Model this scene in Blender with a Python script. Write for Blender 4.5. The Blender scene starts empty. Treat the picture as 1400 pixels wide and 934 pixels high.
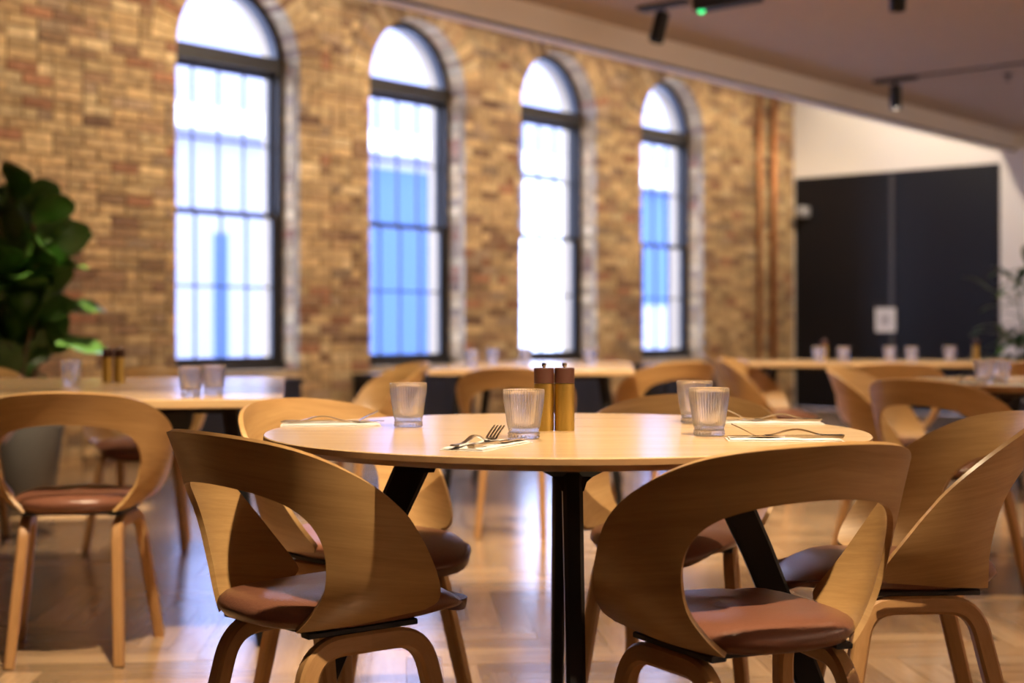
import bpy, bmesh, math, random
from math import sin, cos, tan, pi, radians, sqrt, atan2
from mathutils import Vector, Matrix
import numpy as np

random.seed(7)
rng = np.random.default_rng(11)
sc = bpy.context.scene
COL = sc.collection

# ------------------------------------------------------------------ camera
cam_d = bpy.data.cameras.new('camera')
cam = bpy.data.objects.new('camera', cam_d)
COL.objects.link(cam)
cam.location = (0, 0, .948)
cam.rotation_euler = (radians(90), 0, 0)
cam_d.lens = 50
cam_d.sensor_width = 36
cam_d.sensor_fit = 'HORIZONTAL'
cam_d.shift_y = -19 / 1400
cam_d.clip_start = .05
cam_d.clip_end = 200
cam_d.dof.use_dof = True
cam_d.dof.focus_distance = 2.62
cam_d.dof.aperture_fstop = 2.4
sc.camera = cam

# ------------------------------------------------------------------ view, sky
sc.view_settings.view_transform = 'Standard'
sc.view_settings.look = 'None'
sc.view_settings.exposure = 0.46
sc.view_settings.gamma = 1.0
world = bpy.data.worlds.new('sky')
sc.world = world
world.use_nodes = True
wbg = world.node_tree.nodes['Background']
wbg.inputs['Color'].default_value = (.58, .67, 1.0, 1)
wbg.inputs['Strength'].default_value = 11.5
sc.cycles.max_bounces = 10
sc.cycles.diffuse_bounces = 4
sc.cycles.glossy_bounces = 4
sc.cycles.transmission_bounces = 10
sc.cycles.transparent_max_bounces = 12
sc.cycles.sample_clamp_indirect = 6
sc.cycles.caustics_reflective = False
sc.cycles.caustics_refractive = True
sc.cycles.blur_glossy = .5

# room axes: the brick wall runs along U, its outward normal is N
U = Vector((sin(radians(40.75)), cos(radians(40.75)), 0))
N = Vector((-cos(radians(40.75)), sin(radians(40.75)), 0))
P_WALL = 8.5          # camera to brick face
U_END = 15.0          # camera to end wall
Q_BEAM = 5.85         # camera to bulkhead
Z_CEIL = 3.02
def W(u, q, z=0.): return U * u + N * q + Vector((0, 0, z))
def wall_frame(q=0., u=0., z=0.):
    m = Matrix.Identity(4)
    for i in range(3):
        m[i][0] = U[i]; m[i][1] = N[i]
    o = W(u, q, z)
    m[0][3], m[1][3], m[2][3] = o
    return m

LAMP_COL = (1.0, .77, .50)
def lamp(loc, target, watts, size=70, blend=.6, rad=.035, col=LAMP_COL, name='spot_lamp_light'):
    d = bpy.data.lights.new(name, 'SPOT')
    d.energy = watts; d.color = col; d.spot_size = radians(size); d.spot_blend = blend
    d.shadow_soft_size = rad
    o = bpy.data.objects.new(name, d); COL.objects.link(o)
    o.location = loc
    o.rotation_euler = (Vector(target) - Vector(loc)).to_track_quat('-Z', 'Y').to_euler()
    return o
# ceiling spots of the dining area that hang outside the frame
lamp((.55, 1.55, 2.9), (.11, 2.76, .65), 410, 35, .45)
lamp((-.62, 2.95, 2.9), (-1.2, 3.85, .0), 430, 44, .35)
lamp((.15, 3.9, 2.9), (.5, 3.45, .3), 170, 62, .5)
lamp((-2.05, 6.45, 2.9), (-2.22, 7.1, .9), 800, 16, .4)
lamp((-2.3, 5.6, 2.9), (-1.9, 5.9, .4), 120, 80)
lamp((.0, 5.2, 2.9), (.05, 6.5, .5), 380, 64)
lamp((1.3, 7.0, 2.9), (1.2, 7.6, .6), 290, 90)
lamp((2.3, 4.7, 2.9), (1.9, 5.3, .6), 180, 80)
lamp((3.0, 8.6, 2.9), (2.3, 8.8, .6), 130, 90)
# broad warm fill light, added out of view; no such fitting is known
ad = bpy.data.lights.new('side_fill_light', 'AREA'); ad.shape = 'RECTANGLE'; ad.size = 6; ad.size_y = 1.2
ad.energy = 10; ad.color = (1.0, .80, .58)
ao = bpy.data.objects.new('side_fill_light', ad); COL.objects.link(ao)
ao.location = W(3.0, -6.2, 2.0); ao.rotation_euler = (N + Vector((0, 0, .12))).to_track_quat('-Z', 'Z').to_euler()
# upward fill light added out of view to brighten the ceiling and the bulkhead
cd_ = bpy.data.lights.new('ceiling_fill_light', 'AREA'); cd_.shape = 'RECTANGLE'; cd_.size = 12; cd_.size_y = .5
cd_.energy = 430; cd_.color = (1.0, .80, .62)
co = bpy.data.objects.new('ceiling_fill_light', cd_); COL.objects.link(co)
co.location = W(6.5, -4.5, 2.25)
cz = -(N * .22 + Vector((0, 0, 1))).normalized(); cy = cz.cross(U)
co.rotation_euler = Matrix((U, cy, cz)).transposed().to_euler()
# wall washers on the brick wall, in the high strip behind the bulkhead
for uu in (5.4, 7.4, 9.3, 11.2, 13.3):
    lamp(W(uu, 6.5, 4.05), W(uu + .1, 8.5, 1.7), 155, 95, .7, .05)
lamp(W(13.0, 6.6, 4.1), W(15, 6.9, 2.9), 165, 100, .7, .05, (1, .82, .62))

# ------------------------------------------------------------------ materials
def mat(name, col, rough=.5, metal=0., bump=0., bscale=40., var=None, spec=.5):
    m = bpy.data.materials.new(name); m.use_nodes = True
    nt = m.node_tree; b = nt.nodes['Principled BSDF']
    b.inputs['Base Color'].default_value = (*col, 1)
    b.inputs['Roughness'].default_value = rough
    b.inputs['Metallic'].default_value = metal
    b.inputs['Specular IOR Level'].default_value = spec
    if bump or var:
        tc = nt.nodes.new('ShaderNodeTexCoord')
        no = nt.nodes.new('ShaderNodeTexNoise'); no.inputs['Scale'].default_value = bscale
        no.inputs['Detail'].default_value = 4
        nt.links.new(tc.outputs['Object'], no.inputs['Vector'])
        if bump:
            bp = nt.nodes.new('ShaderNodeBump'); bp.inputs['Strength'].default_value = bump
            bp.inputs['Distance'].default_value = .01
            nt.links.new(no.outputs['Fac'], bp.inputs['Height'])
            nt.links.new(bp.outputs['Normal'], b.inputs['Normal'])
        if var:
            mx = nt.nodes.new('ShaderNodeMix'); mx.data_type = 'RGBA'
            mx.inputs['A'].default_value = (*col, 1); mx.inputs['B'].default_value = (*var, 1)
            nt.links.new(no.outputs['Fac'], mx.inputs['Factor'])
            nt.links.new(mx.outputs['Result'], b.inputs['Base Color'])
    return m

def wood(name, light, dark, rough=.45, scale=(1.5, 28.), coord='UV', ringy=6., spec=.4, attr=None, coat=0., crough=.16):
    """oak: grain stretched along the first texture axis"""
    m = bpy.data.materials.new(name); m.use_nodes = True
    nt = m.node_tree; b = nt.nodes['Principled BSDF']; L = nt.links.new
    tc = nt.nodes.new('ShaderNodeTexCoord')
    mp = nt.nodes.new('ShaderNodeMapping')
    mp.inputs['Scale'].default_value = (scale[0], scale[1], scale[1] if coord != 'UV' else 1)
    L(tc.outputs[coord], mp.inputs['Vector'])
    oi = nt.nodes.new('ShaderNodeObjectInfo')
    vm = nt.nodes.new('ShaderNodeVectorMath'); vm.operation = 'ADD'
    ml = nt.nodes.new('ShaderNodeMath'); ml.operation = 'MULTIPLY'; ml.inputs[1].default_value = 37
    L(oi.outputs['Random'], ml.inputs[0])
    L(mp.outputs['Vector'], vm.inputs[0]); L(ml.outputs[0], vm.inputs[1])
    n1 = nt.nodes.new('ShaderNodeTexNoise'); n1.inputs['Scale'].default_value = 1.0
    n1.inputs['Detail'].default_value = 5; n1.inputs['Distortion'].default_value = .6
    L(vm.outputs['Vector'], n1.inputs['Vector'])
    n2 = nt.nodes.new('ShaderNodeTexNoise'); n2.inputs['Scale'].default_value = ringy
    n2.inputs['Detail'].default_value = 3; n2.inputs['Roughness'].default_value = .7
    L(vm.outputs['Vector'], n2.inputs['Vector'])
    ad = nt.nodes.new('ShaderNodeMix'); ad.data_type = 'FLOAT'; ad.inputs['Factor'].default_value = .45
    L(n1.outputs['Fac'], ad.inputs['A']); L(n2.outputs['Fac'], ad.inputs['B'])
    cr = nt.nodes.new('ShaderNodeValToRGB')
    cr.color_ramp.elements[0].position = .33; cr.color_ramp.elements[0].color = (*dark, 1)
    cr.color_ramp.elements[1].position = .62; cr.color_ramp.elements[1].color = (*light, 1)
    L(ad.outputs['Result'], cr.inputs['Fac'])
    out = cr.outputs['Color']
    if attr:
        at = nt.nodes.new('ShaderNodeAttribute'); at.attribute_name = attr
        mx = nt.nodes.new('ShaderNodeMix'); mx.data_type = 'RGBA'; mx.blend_type = 'MULTIPLY'
        mx.inputs['Factor'].default_value = 1
        L(out, mx.inputs['A']); L(at.outputs['Color'], mx.inputs['B']); out = mx.outputs['Result']
    L(out, b.inputs['Base Color'])
    b.inputs['Roughness'].default_value = rough
    b.inputs['Specular IOR Level'].default_value = spec
    b.inputs['Coat Weight'].default_value = coat; b.inputs['Coat Roughness'].default_value = crough
    bp = nt.nodes.new('ShaderNodeBump'); bp.inputs['Strength'].default_value = .05; bp.inputs['Distance'].default_value = .002
    L(n2.outputs['Fac'], bp.inputs['Height']); L(bp.outputs['Normal'], b.inputs['Normal'])
    return m

M = {}
M['oak_shell'] = wood('oak_veneer', (.46, .28, .112), (.33, .18, .064), .42, (1.6, 30.), coat=.25, crough=.34)
M['oak_leg'] = wood('oak_leg', (.43, .24, .10), (.33, .168, .063), .42, (30., 3.), 'UV')
M['oak_top'] = wood('oak_tabletop', (.66, .46, .25), (.56, .375, .19), .25, (1.3, 16.), 'Object', 6., .7, coat=.3)
M['oak_edge'] = wood('oak_table_edge', (.42, .25, .12), (.33, .18, .08), .4, (2., 20.), 'Object')
M['leather'] = mat('brown_leather', (.165, .066, .040), .28, 0, .12, 220, (.20, .084, .052))
M['black'] = mat('black_powder_coat', (.005, .005, .006), .4, spec=.35)
M['black_soft'] = mat('black_plastic', (.015, .015, .017), .55)
M['brass'] = mat('brushed_brass', (.56, .40, .11), .30, 1., .03, 300)
M['walnut'] = mat('dark_walnut', (.055, .014, .009), .5, 0, .05, 120, (.06, .02, .012))
M['steel'] = mat('polished_steel', (.72, .70, .68), .13, 1.)
M['napkin'] = mat('white_napkin', (.68, .665, .64), .8, 0, .1, 150)
M['white'] = mat('white_plaster', (.80, .77, .72), .8, 0, .03, 30)
M['bulk'] = mat('bulkhead_plaster', (.90, .85, .80), .8)
M['slat'] = mat('ceiling_slat', (.56, .455, .385), .7, 0, 0, 8, (.50, .40, .33))
M['ceil_dark'] = mat('ceiling_void', (.09, .07, .055), .9)
M['door'] = mat('black_door', (.006, .006, .009), .5, spec=.3)
M['mortar'] = mat('lime_mortar', (.40, .31, .20), .95, 0, .3, 60)
M['copper'] = mat('copper_pipe', (.50, .23, .10), .55, 1.)
M['leaf'] = mat('fig_leaf', (.030, .085, .014), .38, 0, .1, 40, (.05, .13, .02))
M['bark'] = mat('bark', (.16, .10, .06), .8, 0, .3, 50)
M['pot'] = mat('charcoal_planter', (.075, .072, .068), .6, 0, .1, 60)
M['soil'] = mat('soil', (.05, .03, .02), .95, 0, .4, 60)
M['navy'] = mat('dark_navy_laminate', (.018, .022, .04), .35)
M['frame'] = mat('black_window_frame', (.02, .018, .017), .45)
M['sign'] = mat('white_sign', (.75, .75, .78), .5)
M['bead'] = mat('pavement', (.62, .62, .66), .9, 0, .1, 20)
M['rend'] = mat('lilac_render', (.215, .215, .285), .9, 0, .02, 4)
M['rend_white'] = mat('white_render', (.66, .66, .66), .9)
M['pinkbrick'] = mat('pink_brick', (.42, .28, .32), .9)
M['blueglass'] = mat('blue_glass', (.055, .095, .19), .8, spec=.1)
M['floor_base'] = mat('floor_base', (.30, .19, .11), .6)

def floor_mat():
    m = wood('oak_floor', (.46, .32, .195), (.34, .22, .125), .22, (2.2, 26.), 'UV', 5., .9, 'Col', .5)
    return m
M['plank'] = floor_mat()

def brick_mat():
    m = bpy.data.materials.new('stock_brick'); m.use_nodes = True
    nt = m.node_tree; b = nt.nodes['Principled BSDF']; L = nt.links.new
    at = nt.nodes.new('ShaderNodeAttribute'); at.attribute_name = 'Col'
    tc = nt.nodes.new('ShaderNodeTexCoord')
    no = nt.nodes.new('ShaderNodeTexNoise'); no.inputs['Scale'].default_value = 16; no.inputs['Detail'].default_value = 6
    L(tc.outputs['Object'], no.inputs['Vector'])
    cr = nt.nodes.new('ShaderNodeValToRGB')
    cr.color_ramp.elements[0].position = .3; cr.color_ramp.elements[0].color = (.62, .58, .55, 1)
    cr.color_ramp.elements[1].position = .65; cr.color_ramp.elements[1].color = (1.15, 1.12, 1.05, 1)
    L(no.outputs['Fac'], cr.inputs['Fac'])
    mx = nt.nodes.new('ShaderNodeMix'); mx.data_type = 'RGBA'; mx.blend_type = 'MULTIPLY'; mx.inputs['Factor'].default_value = 1
    L(at.outputs['Color'], mx.inputs['A']); L(cr.outputs['Color'], mx.inputs['B'])
    L(mx.outputs['Result'], b.inputs['Base Color'])
    b.inputs['Roughness'].default_value = .9
    bp = nt.nodes.new('ShaderNodeBump'); bp.inputs['Strength'].default_value = .5; bp.inputs['Distance'].default_value = .006
    L(no.outputs['Fac'], bp.inputs['Height']); L(bp.outputs['Normal'], b.inputs['Normal'])
    return m
M['brick'] = brick_mat()

def glass_mat(name, col, rough, ior=1.45):
    m = bpy.data.materials.new(name); m.use_nodes = True
    b = m.node_tree.nodes['Principled BSDF']
    b.inputs['Base Color'].default_value = (*col, 1)
    b.inputs['Roughness'].default_value = rough
    b.inputs['Transmission Weight'].default_value = 1
    b.inputs['IOR'].default_value = ior
    return m
def tumbler_mat():
    m = bpy.data.materials.new('pressed_glass'); m.use_nodes = True
    nt = m.node_tree; nt.nodes.clear(); L = nt.links.new
    o = nt.nodes.new('ShaderNodeOutputMaterial')
    t = nt.nodes.new('ShaderNodeBsdfTransparent'); t.inputs['Color'].default_value = (.97, .97, .97, 1)
    g = nt.nodes.new('ShaderNodeBsdfGlass'); g.inputs['Roughness'].default_value = .0; g.inputs['IOR'].default_value = 1.45
    d = nt.nodes.new('ShaderNodeBsdfTranslucent'); d.inputs['Color'].default_value = (.9, .9, .92, 1)
    a = nt.nodes.new('ShaderNodeMixShader'); a.inputs[0].default_value = .68
    b = nt.nodes.new('ShaderNodeMixShader'); b.inputs[0].default_value = .03
    L(t.outputs[0], a.inputs[1]); L(g.outputs[0], a.inputs[2]); L(a.outputs[0], b.inputs[1]); L(d.outputs[0], b.inputs[2]); L(b.outputs[0], o.inputs[0])
    return m
M['glass'] = tumbler_mat()
def pane_mat():
    m = bpy.data.materials.new('window_glass'); m.use_nodes = True
    nt = m.node_tree; nt.nodes.clear()
    o = nt.nodes.new('ShaderNodeOutputMaterial')
    t = nt.nodes.new('ShaderNodeBsdfTransparent'); t.inputs['Color'].default_value = (.85, .91, 1, 1)
    g = nt.nodes.new('ShaderNodeBsdfGlossy'); g.inputs['Roughness'].default_value = .02
    f = nt.nodes.new('ShaderNodeFresnel'); f.inputs['IOR'].default_value = 1.25
    mx = nt.nodes.new('ShaderNodeMixShader')
    nt.links.new(f.outputs[0], mx.inputs[0]); nt.links.new(t.outputs[0], mx.inputs[1]); nt.links.new(g.outputs[0], mx.inputs[2])
    nt.links.new(mx.outputs[0], o.inputs[0])
    return m
M['pane'] = pane_mat()
def emit(name, col, s):
    m = bpy.data.materials.new(name); m.use_nodes = True
    b = m.node_tree.nodes['Principled BSDF']
    b.inputs['Base Color'].default_value = (*col, 1)
    b.inputs['Emission Color'].default_value = (*col, 1); b.inputs['Emission Strength'].default_value = s
    return m
M['lamp_glow'] = emit('lamp_lens', (1, .86, .68), 14)
M['green_glow'] = emit('green_led', (.03, .9, .25), 1.6)

# ------------------------------------------------------------------ mesh helpers
def obj(name, verts, faces, m, parent=None, smooth=False, uv=None, cols=None, matrix=None):
    me = bpy.data.meshes.new(name)
    me.from_pydata([tuple(v) for v in verts], [], [tuple(f) for f in faces])
    mats = m if isinstance(m, (list, tuple)) else [m]
    for x in mats: me.materials.append(x)
    if uv is not None:
        l = me.uv_layers.new(name='UVMap')
        arr = np.empty(len(me.loops), np.int32); me.loops.foreach_get('vertex_index', arr)
        l.data.foreach_set('uv', np.asarray(uv, np.float32)[arr].ravel())
    if cols is not None:
        a = me.color_attributes.new('Col', 'FLOAT_COLOR', 'POINT')
        a.data.foreach_set('color', np.asarray(cols, np.float32).ravel())
    if smooth: me.polygons.foreach_set('use_smooth', np.ones(len(me.polygons), bool))
    me.update()
    o = bpy.data.objects.new(name, me); COL.objects.link(o)
    if parent is not None: o.parent = parent
    if matrix is not None: o.matrix_world = matrix
    return o

class MB:
    """collects geometry for one mesh"""
    def __init__(s): s.v = []; s.f = []; s.uv = []; s.c = []
    def add(s, verts, faces, uv=None, col=None):
        n = len(s.v); s.v += [tuple(p) for p in verts]; s.f += [tuple(i + n for i in q) for q in faces]
        s.uv += list(uv) if uv is not None else [(p[0], p[2]) for p in verts]
        s.c += [(*col, 1) if col is not None else (1, 1, 1, 1)] * len(verts)
    def box(s, x0, x1, y0, y1, z0, z1, col=None, mtx=None, uv=None):
        vs = [Vector(p) for p in ((x0, y0, z0), (x1, y0, z0), (x1, y1, z0), (x0, y1, z0), (x0, y0, z1), (x1, y0, z1), (x1, y1, z1), (x0, y1, z1))]
        if mtx is not None: vs = [mtx @ p for p in vs]
        s.add(vs, [(0, 3, 2, 1), (4, 5, 6, 7), (0, 1, 5, 4), (1, 2, 6, 5), (2, 3, 7, 6), (3, 0, 4, 7)], uv, col)
    def lathe(s, prof, n=32, cx=0, cy=0, z0=0, close=True, mod=None):
        vs = []
        for k in range(n):
            a = 2 * pi * k / n
            for i, (r, z) in enumerate(prof):
                rr = r if mod is None else mod(r, z, a, i)
                vs.append((cx + rr * cos(a), cy + rr * sin(a), z0 + z))
        m_ = len(prof); fs = []
        for k in range(n):
            k2 = (k + 1) % n
            for i in range(m_ - 1):
                fs.append((k * m_ + i, k2 * m_ + i, k2 * m_ + i + 1, k * m_ + i + 1))
        s.add(vs, fs)
    def tube(s, pts, rad, n=8, caps=True):
        pts = [Vector(p) for p in pts]; rings = []
        for i, p in enumerate(pts):
            t = (pts[min(i + 1, len(pts) - 1)] - pts[max(i - 1, 0)]).normalized()
            a = t.cross(Vector((0, 0, 1)))
            if a.length < 1e-3: a = t.cross(Vector((1, 0, 0)))
            a.normalize(); b = t.cross(a)
            r = rad[i] if isinstance(rad, (list, tuple)) else rad
            rings.append([p + a * (r * cos(2 * pi * k / n)) + b * (r * sin(2 * pi * k / n)) for k in range(n)])
        vs = [q for r in rings for q in r]; fs = []
        for i in range(len(pts) - 1):
            for k in range(n):
                fs.append((i * n + k, i * n + (k + 1) % n, (i + 1) * n + (k + 1) % n, (i + 1) * n + k))
        if caps:
            fs.append(tuple(range(n - 1, -1, -1))); fs.append(tuple((len(pts) - 1) * n + k for k in range(n)))
        s.add(vs, fs)
    def sweep(s, pts, ups, w, h):
        """rectangular bar along pts; w across, h along ups; per-point sizes"""
        n = len(pts); vs = []; uv = []; d = 0
        for i in range(n):
            p = Vector(pts[i]); t = (Vector(pts[min(i + 1, n - 1)]) - Vector(pts[max(i - 1, 0)])).normalized()
            up = Vector(ups[i]); side = t.cross(up).normalized(); up = side.cross(t).normalized()
            if i: d += (p - Vector(pts[i - 1])).length
            ww, hh = w[i] / 2, h[i] / 2; c = min(ww, hh) * .38
            for (a, b) in ((-ww + c, -hh), (ww - c, -hh), (ww, -hh + c), (ww, hh - c), (ww - c, hh), (-ww + c, hh), (-ww, hh - c), (-ww, -hh + c)):
                vs.append(p + side * a + up * b); uv.append((a + b * .7, d))
        fs = []
        for i in range(n - 1):
            for k in range(8):
                fs.append((i * 8 + k, i * 8 + (k + 1) % 8, (i + 1) * 8 + (k + 1) % 8, (i + 1) * 8 + k))
        fs.append(tuple(range(7, -1, -1))); fs.append(tuple((n - 1) * 8 + k for k in range(8)))
        s.add(vs, fs, uv)
    def build(s, name, m, parent=None, smooth=False, matrix=None, cols=False):
        return obj(name, s.v, s.f, m, parent, smooth, s.uv, s.c if cols else None, matrix)

def shade_auto(o, ang=35):
    me = o.data
    me.polygons.foreach_set('use_smooth', np.ones(len(me.polygons), bool))
    bm = bmesh.new(); bm.from_mesh(me)
    for e in bm.edges:
        if len(e.link_faces) == 2 and e.calc_face_angle(0) > radians(ang): e.smooth = False
    bm.to_mesh(me); bm.free()
    return o

def tag(o, label, cat, group=None, kind=None):
    if label: o['label'] = label
    if cat: o['category'] = cat
    if group: o['group'] = group
    if kind: o['kind'] = kind
    return o
def structure(o): o['kind'] = 'structure'; return o
def empty(name, loc=(0, 0, 0), rz=0.):
    o = bpy.data.objects.new(name, None); COL.objects.link(o)
    o.location = loc; o.rotation_euler = (0, 0, rz); o.empty_display_size = .1
    return o
def thing(name, label, cat, loc=(0, 0, 0), rz=0., group=None):
    return tag(empty(name, loc, rz), label, cat, group)
def copy_tree(o, parent=None):
    c = o.copy(); COL.objects.link(c)
    if parent is not None:
        c.parent = parent
    for ch in list(o.children): copy_tree(ch, c)
    return c
def place(proto, used, loc, rz, label):
    o = proto if not used else copy_tree(proto)
    o.location = loc; o.rotation_euler = (0, 0, rz); o['label'] = label
    used.append(1)
    return o

# ================================================================== STRUCTURE
# ---- floor: herringbone oak blocks
floor = MB(); floor.box(-8, 24, -7, 9.6, -.12, -.004)
floor_o = structure(floor.build('floor', M['floor_base'], matrix=wall_frame()))
PL, PW = .60, .10
planks = []
e1 = (U + N).normalized(); e2 = (N - U).normalized()
k1 = PL / PW
def vis_area(c):
    if c[1] < .6 or c[1] > 17 or abs(c[0]) > .55 * c[1] + 1.6: return None
    inside = c[1] > 3.75 and abs(c[0]) < .36 * c[1]
    u_, q_ = c.dot(U), c.dot(N)
    if u_ > U_END or q_ > P_WALL: return None
    return (1 if inside else 1e-6) / (c[1] ** 3)
R_ = int(PL / PW)
def add_plank(o, d, e):
    c = o + d * (PL / 2) + e * (PW / 2)
    a = vis_area(c)
    if a is not None: planks.append((a, o, d, e))
# herringbone: step vectors: each pair of planks shifts by (PW, PW)
for i in range(-200, 320):
    for j in range(-40, 60):
        base = e1 * (i * PW + j * PL) + e2 * (i * PW - j * PL) if 0 else e1 * (i * PW) + e2 * (-i * PW) + (e1 + e2) * 0
        base = e1 * (i * PW + j * PL) + e2 * (i * PW - j * PL)
        add_plank(base, e1, e2)
        add_plank(base + e1 * PL - e1 * 0, e2, e1) if 0 else add_plank(base + e2 * PW, e2, e1)
planks.sort(key=lambda t: -t[0])
rest = MB()
tones = [(1, 1, 1), (.80, .78, .76), (1.16, 1.14, 1.1), (.92, .88, .84), (.66, .62, .60), (1.28, 1.28, 1.26), (1.0, .95, .88)]
def plank_geo(mb, t):
    a, o, d, e = t
    g = .0008; h = random.uniform(-.0006, .0006)
    p = [o + d * x + e * y for (x, y) in ((g, g), (PL - g, g), (PL - g, PW - g), (g, PW - g))]
    if (p[1] - p[0]).cross(p[3] - p[0]).z < 0: p = p[::-1]; fl = True
    else: fl = False
    vs = [q + Vector((0, 0, -.02)) for q in p] + [q + Vector((0, 0, h)) for q in p]
    r0 = random.uniform(0, 40)
    uv1 = [(0, 0), (PL, 0), (PL, PW), (0, PW)]
    if fl: uv1 = uv1[::-1]
    uv = [(r0 + x, r0 * .7 + y) for x, y in uv1]
    mb.add(vs, [(4, 5, 6, 7), (0, 1, 5, 4), (1, 2, 6, 5), (2, 3, 7, 6), (3, 0, 4, 7)], uv + uv, random.choice(tones))
for i, t in enumerate(planks):
    if i < 300:
        m_ = MB(); plank_geo(m_, t); m_.build('plank', M['plank'], floor_o, cols=True)
    else: plank_geo(rest, t)
for ch in floor_o.children: ch.matrix_parent_inverse = floor_o.matrix_world.inverted()
fr = rest.build('planking', M['plank'], floor_o, cols=True); fr.matrix_parent_inverse = floor_o.matrix_world.inverted(); fr['kind'] = 'stuff'

# ---- brick wall with four arched openings
OPEN_W = .136 * P_WALL; R_OP = OPEN_W / 2
UC = [(.794 + .2247 * k) * P_WALL for k in range(4)]
Z_SILL, Z_SPR = .62, 3.0
TOP = 4.3
wm = wall_frame(P_WALL)
def arch_z(u, uc, R=R_OP):
    d = abs(u - uc)
    return Z_SPR + sqrt(max(R * R - d * d, 0))
mb = MB()
U0 = -1.0
cuts = [U0]
segs = []
prev = U0
for uc in UC:
    segs.append((prev, uc - R_OP, None))
    n = 24
    for i in range(n):
        a0 = uc - R_OP * cos(pi * i / n); a1 = uc - R_OP * cos(pi * (i + 1) / n)
        segs.append((a0, a1, uc))
    prev = uc + R_OP
segs.append((prev, U_END + .3, None))
DEP = .45
for (a, b, uc) in segs:
    if uc is None: mb.box(a, b, .012, DEP, -.1, TOP)
    else:
        mb.box(a, b, .012, DEP, -.1, Z_SILL)
        za, zb = arch_z(a, uc), arch_z(b, uc)
        vs = [(a, .012, za), (b, .012, zb), (b, DEP, zb), (a, DEP, za), (a, .012, TOP), (b, .012, TOP), (b, DEP, TOP), (a, DEP, TOP)]
        mb.add(vs, [(0, 3, 2, 1), (4, 5, 6, 7), (0, 1, 5, 4), (1, 2, 6, 5), (2, 3, 7, 6), (3, 0, 4, 7)])
wall_w = structure(mb.build('wall_left', M['mortar'], matrix=wm))
PAL = [(.53, .385, .215), (.60, .45, .25), (.49, .35, .19), (.44, .30, .165), (.56, .40, .215), (.32, .205, .125), (.36, .185, .11), (.24, .145, .095), (.66, .52, .31), (.38, .28, .19)]
PWT = np.array([5, 4, 5, 4, 4, 2.5, 1.6, 1.2, 1.5, 2]); PWT = PWT / PWT.sum()
def clump(u, z):
    return .5 + .25 * (sin(u * 1.9 + 1.3 * sin(z * 2.3)) + sin(z * 3.1 + 1.7 * sin(u * 2.7 + .5)))
def bcol(u=0., z=0.):
    k = clump(u, z); w_ = PWT * np.where(np.arange(10) < 5, .35 + 1.3 * k, 1.9 - 1.5 * k); w_[8] = PWT[8] * (.3 + 2.2 * k); w_ = w_ / w_.sum()
    c = PAL[rng.choice(len(PAL), p=w_)]; f = rng.uniform(.72, 1.22)
    return tuple(x * f for x in c)
CH, BL_, JT = .075, .225, .010
bricks = []      # (size in the picture, builder)
def brick_box(u0, u1, z0, z1, y0=0., y1=.06, col=None):
    col = col or bcol(u0, z0); off = rng.uniform(-.004, .003); y0 = y0 + off
    def go(m_):
        c = .004
        vs = [(u0, y0 + c, z0), (u1, y0 + c, z0), (u1, y0 + c, z1), (u0, y0 + c, z1), (u0 + c, y0, z0 + c), (u1 - c, y0, z0 + c), (u1 - c, y0, z1 - c), (u0 + c, y0, z1 - c),
              (u0, y1, z0), (u1, y1, z0), (u1, y1, z1), (u0, y1, z1)]
        m_.add(vs, [(4, 5, 6, 7), (0, 1, 5, 4), (1, 2, 6, 5), (2, 3, 7, 6), (3, 0, 4, 7), (8, 9, 1, 0), (9, 10, 2, 1), (10, 11, 3, 2), (11, 8, 0, 3)], None, col)
    return go
def px_of(u, z):
    p = wm @ Vector((u, 0, z)); return 700 + 1944 * p.x / p.y, 448 - 1944 * (p.z - .948) / p.y, p.y
def consider(u0, u1, z0, z1, go):
    x0, y0, d = px_of(u0, (z0 + z1) / 2); x1, y1, d1 = px_of(u1, (z0 + z1) / 2); d = max(d, .3)
    vis = x1 > -60 and x0 < 1110 and y0 > -60
    hidden = y0 > 520 or z0 < .3
    inframe = 5 < d and x0 > -5 and y0 > -8 and y0 < 505 and (y0 > .243 * (x0 - 560) + 4)
    bricks.append(((x1 - x0) * CH * 1944 / d * (1 if inframe else .02), go))
RING = .215
nz = int(TOP / CH)
for c in range(nz):
    z0 = c * CH; z1 = z0 + CH - JT; zm = (z0 + z1) / 2
    holes = []
    for uc in UC:
        if z1 <= Z_SILL: continue
        if zm < Z_SPR: r = R_OP
        else:
            dz = zm - Z_SPR; rr = R_OP + RING + .008
            if dz >= rr: continue
            r = sqrt(rr * rr - dz * dz)
        holes.append((uc - r, uc + r))
    u = -1.0 - (BL_ / 2 if c % 2 else 0)
    while u < U_END:
        ln = BL_ if rng.random() > .22 else BL_ * .5
        a, b = u, min(u + ln - JT, U_END)
        u += ln
        parts = [(a, b)]
        for (h0, h1) in holes:
            nxt = []
            for (s0, s1) in parts:
                if s1 <= h0 or s0 >= h1: nxt.append((s0, s1)); continue
                if s0 < h0 - .02: nxt.append((s0, h0))
                if s1 > h1 + .02: nxt.append((h1, s1))
            parts = nxt
        for (s0, s1) in parts:
            if s1 - s0 > .02: consider(s0, s1, z0, z1, brick_box(s0, s1, z0, z1))
    for uc in UC:      # jamb returns into the reveal
        if Z_SILL < zm < Z_SPR:
            for sgn in (1, -1):
                ue = uc + sgn * R_OP
                lo, hi = sorted((ue - sgn * .006, ue + sgn * .05))
                if c % 2: consider(ue, ue + .02, z0, z1, brick_box(lo, hi, z0, z1, .07, .17))
                else: consider(ue, ue + .02, z0, z1, brick_box(lo, hi, z0, z1, .065, .20))
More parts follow.
